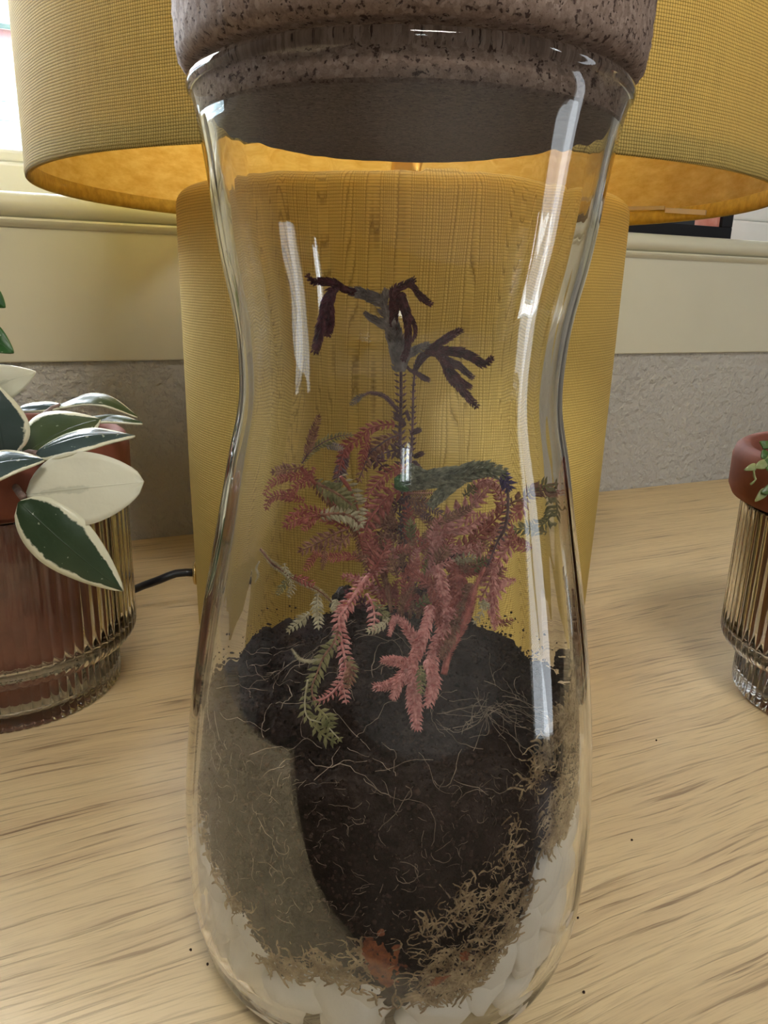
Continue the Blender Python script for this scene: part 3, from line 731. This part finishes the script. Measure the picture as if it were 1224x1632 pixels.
S_([(506, 880), (498, 890), (487, 906)], (-.013, -.014), 7, 'R')
S_([(650, 745), (625, 748), (605, 762), (591, 785), (586, 800)], (.0, -.006), 11, 'R'); S_([(655, 775), (645, 780), (620, 787), (601, 807), (588, 831), (583, 850)], (-.004, -.010), 16, 'R', 3)
S_([(660, 785), (640, 800), (615, 811), (600, 830)], (.004, .004), 12, 'P'); S_([(650, 800), (640, 830), (637, 860), (632, 890)], (.006, .008), 10, 'P')
S_([(600, 812), (615, 830), (625, 850)], (.004, .006), 13, 'P')
S_([(645, 787), (665, 786), (698, 786)], (-.004, -.006), 6, 'B', scol='K'); S_([(650, 797), (668, 799), (688, 801)], (-.004, -.006), 9, 'B'); S_([(650, 800), (675, 800), (706, 818), (720, 826)], (.0, .002), 9, 'D')
S_([(664, 808), (684, 823), (703, 832)], (.002, .002), 7, 'D'); S_([(630, 842), (659, 857), (688, 870)], (.004, .004), 7, 'D', scol='G'); S_([(700, 845), (679, 857)], (.002, .0), 7, 'B')
# heavy green branch
gb = thick(PB, [(628, 770), (652, 769), (681, 765), (718, 759), (750, 751), (777, 747), (800, 754)], (-.012, -.014), 17, 'V', 9, ang=.42, st=.68)
thick(PB, [(624, 770), (634, 770), (644, 771)], (-.014, -.014), 13, 'E', 8, ang=.45, st=.7); thick(PB, [(650, 744), (664, 752), (681, 760)], (-.012, -.012), 12, 'V', ang=.45, st=.6)
thick(PB, [(733, 764), (722, 772), (708, 786), (692, 803)], (-.013, -.014), 12, 'V', ang=.45, st=.6)
S_([(795, 750), (805, 762), (811, 775)], (-.014, -.014), 14, 'U', 4); S_([(808, 770), (811, 793), (809, 823), (803, 847), (790, 870), (775, 900)], (-.014, -.012), 7, 'D', 3, stem=.0006, sp=.0015)
# right-hand pink sprigs
pk = [([(694, 900), (701, 867), (713, 837), (730, 818), (757, 796), (777, 775)], 17, 'K'), ([(701, 894), (730, 874), (757, 854), (777, 837), (801, 818), (800, 795), (787, 776)], 15, 'R'),
      ([(752, 800), (757, 775), (775, 764), (796, 773), (802, 798)], 13, 'K'), ([(708, 860), (722, 845), (745, 836), (765, 822)], 15, 'K'), ([(690, 880), (694, 850), (702, 830)], 12, 'K'),
      ([(811, 805), (836, 793), (853, 783), (877, 781), (893, 786)], 13, 'B'), ([(836, 793), (833, 810), (816, 827)], 12, 'R'), ([(893, 790), (885, 813), (872, 832), (850, 837)], 12, 'O'),
      ([(850, 780), (865, 775), (880, 772)], 13, 'O'), ([(875, 847), (850, 842), (828, 842)], 13, 'O'), ([(852, 872), (831, 866), (816, 847)], 11, 'R'),
      ([(823, 835), (818, 852), (811, 872), (792, 901), (777, 930), (765, 950)], 17, 'K'), ([(828, 923), (806, 928), (787, 943), (775, 955)], 9, 'K'),
      ([(792, 896), (796, 930), (786, 960), (792, 989)], 15, 'K'), ([(792, 985), (806, 992), (818, 987)], 7, 'R'), ([(760, 930), (775, 905), (785, 880)], 14, 'K'),
      ([(728, 913), (752, 901), (772, 893)], 13, 'O'), ([(720, 905), (735, 890), (750, 888)], 10, 'C'), ([(770, 860), (790, 850), (805, 835)], 10, 'K'), ([(735, 790), (745, 783), (752, 776)], 11, 'O')]
for q, w_, c_ in pk: S_(q, (-.002, -.008), w_, c_, 3 if c_ in 'K' else 2)
S_([(708, 1074), (717, 1037), (740, 980), (752, 935), (772, 901), (787, 867)], (-.022, -.004), 5, 'R', 2, stem=.0009)
tk = [([(726, 905), (729, 946), (717, 992), (699, 1030)], 15, 'R', -.004, -.020), ([(700, 900), (708, 946), (713, 992), (694, 1037), (690, 1072), (688, 1108)], 15, 'K', -.004, -.032),
      ([(745, 930), (735, 970), (720, 1010), (705, 1045)], 13, 'B', -.008, -.022), ([(690, 965), (680, 1000), (667, 1037), (649, 1069), (621, 1090), (598, 1093)], 13, 'K', -.014, -.036),
      ([(655, 1058), (630, 1053), (610, 1051)], 11, 'K', -.028, -.036), ([(644, 1074), (633, 1094), (627, 1110)], 10, 'K', -.032, -.036), ([(659, 1060), (660, 1094), (662, 1129), (665, 1156)], 14, 'K', -.028, -.040),
      ([(670, 1035), (655, 1010), (641, 990)], 12, 'K', -.020, -.020), ([(682, 1050), (692, 1087), (683, 1120)], 13, 'K', -.030, -.038), ([(690, 930), (700, 960), (705, 1000)], 14, 'R', -.006, -.016),
      ([(786, 905), (786, 941), (781, 969), (787, 1000)], 10, 'K', -.010, -.014), ([(715, 900), (740, 910), (765, 905)], 12, 'R', -.004, -.004), ([(640, 995), (628, 985), (618, 1010)], 8, 'K', -.016, -.018)]
for q, w_, c_, y0, y1 in tk: T(q, (y0, y1), w_, c_, 6)
S_([(671, 1060), (672, 1080), (671, 1100)], (-.034, -.038), 8, 'O')
# random inner thicket
rs = random.Random(11)
for i in range(70):
    x = 645+70*(rs.random()-.5)*1.7; y = 835+rs.random()*145; h = -PI/2+(rs.random()-.5)*2.6; L = 26+30*rs.random(); bend = (rs.random()-.5)*1.2
    q = [(x, y)]
    for k in range(3): q.append((q[-1][0]+math.cos(h)*L/3, q[-1][1]+math.sin(h)*L/3)); h += bend/2
    yy = .012-.02*rs.random(); S_(q, (yy, yy-.003), 8+5*rs.random(), rs.choice('RBBRPKOBR'), 2 if rs.random() < .6 else 3)
for i in range(16):
    x = 680+rs.random()*110; y = 860+rs.random()*90; h = -PI/2+(rs.random()-.3)*2.2; L = 25+25*rs.random()
    S_([(x, y), (x+math.cos(h)*L/2, y+math.sin(h)*L/2), (x+math.cos(h+.3)*L, y+math.sin(h+.3)*L)], (-.002, -.006), 10, rs.choice('KRKBK'), 2)
for x0, y0, x1, y1 in ((640, 985, 640, 860), (668, 985, 690, 880), (620, 975, 590, 870), (700, 990, 735, 870), (655, 985, 655, 880)):
    S_([(x0, y0), ((x0+x1)/2+3, (y0+y1)/2), (x1, y1)], (.0, .002), 4, 'B', 2, stem=.0007)
# hanging sprigs at left front
PC = plant('trailing_spikemoss', 'pink and olive spikemoss sprigs hanging over the soil at the left front of the jar')
S_ = lambda *a, **k: sprig(PC, *a, **k)
S_([(598, 903), (572, 939), (553, 969), (543, 985), (545, 1010), (549, 1037), (553, 1063), (545, 1086), (525, 1108), (506, 1116)], (-.006, -.036), 14, 'K', 2, stem=.0006, L=.0028, sp=.0013)
S_([(545, 1084), (549, 1098), (552, 1114)], (-.034, -.036), 9, 'K', 3); S_([(551, 1050), (560, 1062), (556, 1090)], (-.032, -.036), 10, 'B', 2)
S_([(541, 1005), (533, 1025), (518, 1045), (506, 1073), (498, 1096), (502, 1116)], (-.022, -.038), 13, 'O', 2, scol='B'); S_([(556, 1045), (563, 1065), (560, 1085)], (-.030, -.034), 9, 'O')
S_([(467, 1033), (478, 1049), (494, 1053), (515, 1048), (524, 1040)], (-.030, -.026), 3, 'C', 2); S_([(492, 1082), (488, 1108), (488, 1131), (496, 1145), (518, 1151), (541, 1175)], (-.038, -.044), 10, 'O', 2, scol='C', sp=.0016)
S_([(500, 1150), (512, 1165), (530, 1178)], (-.042, -.044), 12, 'O', 2); S_([(506, 1125), (520, 1138), (528, 1150)], (-.042, -.044), 12, 'O', 2)
S_([(413, 873), (431, 892), (461, 917), (490, 932), (507, 940), (527, 955), (540, 970)], (-.014, -.008), 5, 'C', 2, scol='B', stem=.00035); S_([(453, 897), (456, 908), (461, 917)], (-.014, -.014), 7, 'C')
S_([(470, 918), (485, 924), (497, 930)], (-.012, -.012), 8, 'R', 2); S_([(463, 920), (452, 932), (444, 945)], (-.014, -.014), 7, 'O'); S_([(463, 922), (466, 935), (462, 948)], (-.014, -.014), 7, 'C')
S_([(412, 893), (406, 905), (411, 915), (405, 926)], (-.014, -.014), 3, 'C')
S_([(506, 945), (506, 969), (508, 996)], (-.012, -.018), 11, 'C', 3); S_([(492, 975), (478, 990), (463, 1003)], (-.014, -.018), 9, 'C', 3); S_([(536, 955), (538, 970)], (-.010, -.012), 11, 'C', 4)
S_([(585, 945), (592, 965), (594, 985), (592, 1000)], (-.010, -.018), 10, 'K', 2, scol='K', sp=.0015); S_([(592, 960), (604, 975), (616, 986)], (-.012, -.016), 10, 'O'); S_([(616, 984), (606, 996), (588, 1004)], (-.016, -.020), 8, 'C')
S_([(768, 955), (764, 975), (752, 990)], (-.016, -.018), 8, 'C', 2, sp=.002); S_([(758, 960), (775, 966)], (-.016, -.018), 8, 'C', 2)

# ------------------------------------------------------------------ ribbed glass planters with clay pots
def ribbed(name, cx, cy, label, Ro=.0639, Rb=.0538, zs=.0318, H=.1075, nr=76, ph=0):
    t = .0030; seg = nr*10
    out = [(0, .0035), (Rb-.006, .0030), (Rb-.003, .0008), (Rb-.0015, 0), (Rb-.0002, .0012), (Rb, .003)]
    out += [(Rb, .003+(zs-.009-.003)*i/6) for i in range(1, 7)]
    out += [(Rb+.0006, zs-.0075)]
    for i in range(1, 9): a = PI/2*i/8; out.append((Rb+.0006+(Ro-Rb-.0006)*math.sin(a), zs-.0075+.0085*(1-math.cos(a))))
    out += [(Ro, zs+.001+(H-.002-zs-.001)*i/10) for i in range(1, 11)]
    no = len(out)
    out += [(Ro-.0006, H-.0004), (Ro-.0016, H), (Ro-t+.0004, H-.0006), (Ro-t, H-.003)]
    out += [(Ro-t, H-.003+(zs+.004-H+.003)*i/8) for i in range(1, 9)]
    out += [(Ro-t-.003, zs+.001), (Rb-t+.0015, zs-.002), (Rb-t, zs-.006), (Rb-t, .010), (Rb-t-.003, .0065), (0, .0060)]
    def rf(r, a, z, i):
        if i >= no or r < .03: return r
        c_ = abs(math.sin((a+ph)*nr/2)); amp = .0011
        if z < .002: amp = .0008
        return r-amp+amp*c_**.8*1.0
    o = lathe(name, out, GLASS, None, seg, (cx, cy, 0), rf)
    return tag(o, label, 'planter')
def claypot(parent, Rc, zt, zb, Rin):
    lathe('pot', [(0, .0085), (.0455, .0085), (.0478, .0105), (.0496, .024), (.0502, .030), (Rin, zb+.001), (Rc-.006, zb+.0012), (Rc-.002, zb+.0018), (Rc, zb+.006), (Rc+.0002, zt-.007), (Rc-.0012, zt-.002), (Rc-.004, zt), (Rc-.0075, zt-.0005), (Rc-.0095, zt-.003), (Rc-.0105, zt-.018), (Rc-.018, .05), (0, .045)], MTERRA, parent, 120)
    zz = zt-.011; prof = [((Rc-.0102)*(1-i/12), zz+.004*(i/12)**.5) for i in range(13)]
    def wob(r, a, z, i): return r
    o = lathe('compost', prof, MPOTSOIL, parent, 60)
    for v in o.data.vertices: v.co.z += .0015*noise.noise(v.co*180)
    return zz
ribbed('ribbed_glass_planter', -.1965, .1527, 'clear ribbed glass planter with a stepped foot around the left clay pot')
ribbed('ribbed_glass_planter', .2526, .1604, 'clear ribbed glass planter with a stepped foot at the right edge', ph=.02)
# leaf material: green heart, cream margin; UV x = 0..1 along, y = -1..1 across
def hoya_mat(name, g1, g2, cream, margin, spec=.35):
    m = mat(name, g1, spec); g = G(m); uv = g.n('UVMap').outputs[0]; s = g.n('SeparateXYZ', {0: uv})
    al = s.outputs[0]; ac = g.math('ABSOLUTE', g.math('SUBTRACT', g.math('MULTIPLY', s.outputs[1], 2), 1))
    o = g.obj(); nz = g.math('SUBTRACT', g.noise(g.map(o, (1, 1, 1)), 90, 4, .65), .5)
    e = g.math('ADD', g.math('ADD', ac, g.math('MULTIPLY', nz, .55)), g.math('MULTIPLY', g.math('POWER', al, 5), .35))
    f = g.ramp(e, [(1-margin-.03, (0, 0, 0)), (1-margin+.03, (1, 1, 1))])
    heart = g.mix(g.noise(o, 60, 3), g1, g2)
    fl = g.ramp(g.noise(o, 420, 2), [(.70, (0, 0, 0)), (.74, (1, 1, 1))]); heart = g.mix(g.math('MULTIPLY', fl, .5), heart, (.6, .66, .5))
    c = g.mix(f, heart, cream)
    vein = g.ramp(ac, [(.0, (1, 1, 1)), (.03, (0, 0, 0))]); c = g.mix(g.math('MULTIPLY', vein, .35), c, g1)
    g.col(c); g.bump(g.math('ADD', g.noise(o, 120, 3), g.math('MULTIPLY', vein, -.6)), .35, .0012)
    g.b.inputs['Roughness'].default_value = spec
    tr = g.n('BsdfTranslucent', {'Color': c}); mx = g.n('MixShader', {0: .18, 1: g.b.outputs[0], 2: tr.outputs[0]}); g.l(mx.outputs[0], g.out.inputs[0])
    return m
CRM = (.80, .78, .58)
HV = hoya_mat('hoya_variegated', (.020, .045, .018), (.045, .08, .035), CRM, .22)
HN = hoya_mat('hoya_narrow_margin', (.03, .06, .02), (.09, .12, .045), CRM, .13)
HG = hoya_mat('hoya_glossy', (.03, .055, .05), (.07, .10, .09), CRM, .17, .22)
HC = hoya_mat('hoya_cream', (.55, .55, .42), (.75, .74, .58), (.80, .78, .62), .9, .45)
HD = hoya_mat('hoya_green', (.02, .09, .015), (.04, .14, .03), (.05, .15, .03), .02)
def leaf(parent, base, tip, width, nrm, m, bend=.12, cup=.15, name='leaf', skew=0, label=None, th=.0007, pw=.75, rnd_=0):
    b, t = Vector(base), Vector(tip); ax = (t-b); L = ax.length; ax.normalize(); n_ = Vector(nrm); n_ = (n_-ax*n_.dot(ax)).normalized(); s = ax.cross(n_)
    NU, NV = 22, 10; V, F, UV = [], [], []
    for layer in (0, 1):
        for i in range(NU+1):
            u = i/NU; wd = width*.5*((math.sin(PI*u**pw))**(.8 if not rnd_ or u < .5 else .55))*(1-.12*u) + .0006*(1-u)+.0002
            for j in range(NV+1):
                v = -1+2*j/NV
                p_ = b+ax*L*u+s*(v*wd+skew*math.sin(PI*u))+n_*(bend*L*math.sin(PI*u)-cup*abs(v)**1.5*wd*1.0+.02*L*noise.noise(Vector((u*3, v*1.5, L*900))))
                V.append(p_-n_*th*layer); UV.append((u, (v+1)/2))
    q = (NU+1)*(NV+1)
    for i in range(NU):
        for j in range(NV):
            a_ = i*(NV+1)+j; f_ = (a_, a_+NV+1, a_+NV+2, a_+1); F.append(f_); F.append(tuple(x+q for x in reversed(f_)))
    rim = [j for j in range(NV+1)]+[i*(NV+1)+NV for i in range(1, NU+1)]+[NU*(NV+1)+j for j in range(NV-1, -1, -1)]+[i*(NV+1) for i in range(NU-1, 0, -1)]
    for a_, b_ in zip(rim, rim[1:]+rim[:1]): F.append((a_, b_, b_+q, a_+q))
    off = parent.location; V = [v-off for v in V]
    o = link(name, V, F, m, parent, True, uvs=UV)
    if label: o['label'] = label
    return o
HX, HY = -.1965, .1527
hp = tag(empty('potted_hoya', (HX, HY, 0)), 'variegated green and cream hoya in a clay pot at the left edge', 'potted plant')
claypot(hp, .0662, .1364, .1080, .0565)
CAMN = -F_
def LF(p0, y0, p1, y1, wpx, nrm, m, **k):
    a_, b_ = at(*p0, y0), at(*p1, y1); dist = ((a_+b_)/2-CAM).dot(F_)
    return leaf(hp, a_, b_, wpx*dist/1226, nrm, m, **k)
LF((30, 800), .088, (196, 942), .090, 98, (.1, -1, .15), HV, bend=.05, cup=.1)
LF((42, 788), .092, (229, 768), .096, 122, (0, -1, .25), HC, bend=.06, cup=.1, label='wholly cream leaf', pw=.85, rnd_=1)
LF((57, 722), .100, (215, 694), .112, 66, (0, -.45, 1), HG, bend=.10, cup=.2)
LF((36, 728), .120, (160, 668), .135, 104, (-.35, -1, .5), HN, bend=.12, cup=.1)
LF((95, 645), .150, (219, 664), .150, 44, (.1, -.30, 1), HN, bend=.20, cup=.2)
LF((120, 672), .145, (227, 674), .135, 36, (0, -.25, 1), HN, bend=.08, cup=.2)
LF((30, 650), .15, (110, 648), .15, 26, (0, -.5, 1), HG, bend=.05)
LF((8, 728), .110, (-8, 612), .115, 84, (.45, -1, .3), HG, bend=.10, cup=.1)
LF((-60, 775), .085, (70, 733), .090, 78, (0, -.6, 1), HG, bend=.16, cup=.12)
LF((-50, 625), .13, (56, 593), .13, 62, (0, -1, -.1), HC, bend=.08, cup=.1, label='small pale cream leaf')
LF((-40, 520), .15, (21, 562), .145, 44, (0, -1, .4), HD, bend=.1, label='plain dark green leaf'); LF((-30, 458), .16, (8, 490), .16, 30, (0, -1, .3), HD, bend=.05, label='plain green leaf tip')
LF((-70, 700), .12, (-10, 640), .12, 70, (0, -1, .5), HV, bend=.1)
def stem(parent, pts, r, m, name='stem'):
    C_ = spline([Vector(p)-parent.location for p in pts], .004); v_, f_ = tube_mesh(C_, r, 8); return link(name, v_, f_, m, parent)
c0 = Vector((HX, HY, .13))
stem(hp, [c0+Vector((.01, -.01, -.01)), at(20, 770, .105), at(36, 792, .089)], .0016, MSTEMG)
stem(hp, [at(12, 772, .102), at(28, 745, .106), at(40, 722, .110), at(58, 722, .100)], .0012, MSTEMG)
stem(hp, [c0+Vector((0, 0, -.01)), at(30, 735, .13), at(40, 722, .125), at(70, 660, .145), at(97, 646, .15)], .0012, MSTEMG)
stem(hp, [c0+Vector((-.01, 0, -.01)), at(-20, 700, .12), at(-30, 640, .13), at(-50, 600, .14), at(-40, 520, .15), at(-32, 458, .16)], .0014, MSTEMG)
stem(hp, [at(30, 745, .12), at(10, 735, .112), at(-30, 770, .09), at(-60, 776, .085)], .0012, MSTEMG)
TX, TY = .2526, .1604
tp = tag(empty('potted_trailing_plant', (TX, TY, 0)), 'small-leaved green trailing plant in a clay pot at the right edge', 'potted plant')
claypot(tp, .0712, .1364, .1080, .0565)
MTL = noisy('small_green_leaf', (.04, .10, .02), (.12, .2, .05), 200, .4)
MTO = noisy('pale_green_leaf', (.16, .2, .06), (.3, .32, .13), 200, .5)
def TLf(p0, p1, w_, y, m, nrm=(0, -1, .5)):
    a_, b_ = at(*p0, y), at(*p1, y-.002); d_ = ((a_+b_)/2-CAM).dot(F_); return leaf(tp, a_, b_, w_*d_/1226, nrm, m, bend=.1, th=.0005)
for q in (((1222, 712), (1212, 704), 9, .096, MTL), ((1228, 706), (1216, 714), 9, .096, MTL), ((1226, 722), (1214, 729), 15, .094, MTL), ((1232, 735), (1215, 738), 16, .092, MTL), ((1222, 738), (1203, 745), 11, .09, MTO), ((1206, 742), (1187, 749), 7, .089, MTO),
          ((1236, 750), (1222, 746), 14, .09, MTL), ((1240, 776), (1214, 785), 15, .086, MTL), ((1222, 780), (1204, 799), 9, .086, MTO), ((1245, 725), (1236, 712), 16, .094, MTL), ((1250, 760), (1236, 770), 16, .09, MTL), ((1255, 740), (1244, 752), 18, .09, MTL)): TLf(*q)
c1 = Vector((TX, TY, .128))
stem(tp, [c1, at(1270, 720, .11), at(1240, 715, .098), at(1222, 730, .092), at(1204, 745, .089)], .0006, MTO)
stem(tp, [at(1222, 730, .092), at(1201, 750, .088), at(1204, 764, .0865), at(1196, 772, .086)], .0005, MTO)
stem(tp, [at(1250, 720, .1), at(1238, 750, .09), at(1230, 775, .086), at(1212, 790, .085)], .0005, MTO)
# crumbs spilt on the table
for i, (x, y) in enumerate(((304, 1515), (331, 1538), (921, 1464), (1046, 1181), (930, 1583), (1007, 1340))):
    d = R_*((x-612)/1226)+U_*((816-y)/1226)+F_; p_ = CAM+d*(-CAM.z/d.z); V, F = [], []; rock(V, F, (0, 0, 0), .0005)
    o = link('soil_crumb', V, F, MCRUMB, None, False); o.location = (p_.x, p_.y, .0004)
    tag(o, ('tiny dark soil crumb on the oak table, higher of two left of the jar foot', 'tiny dark soil crumb on the oak table, lower of two left of the jar foot', 'tiny dark soil crumb on the oak table close by the jar at its right', 'tiny dark soil crumb on the oak table nearest the right planter',
            'tiny dark soil crumb on the oak table right of the jar foot, lowest of all', 'tiny dark soil crumb on bare oak table well right of the jar')[i], 'crumb', 'soil crumbs spilt on the table')
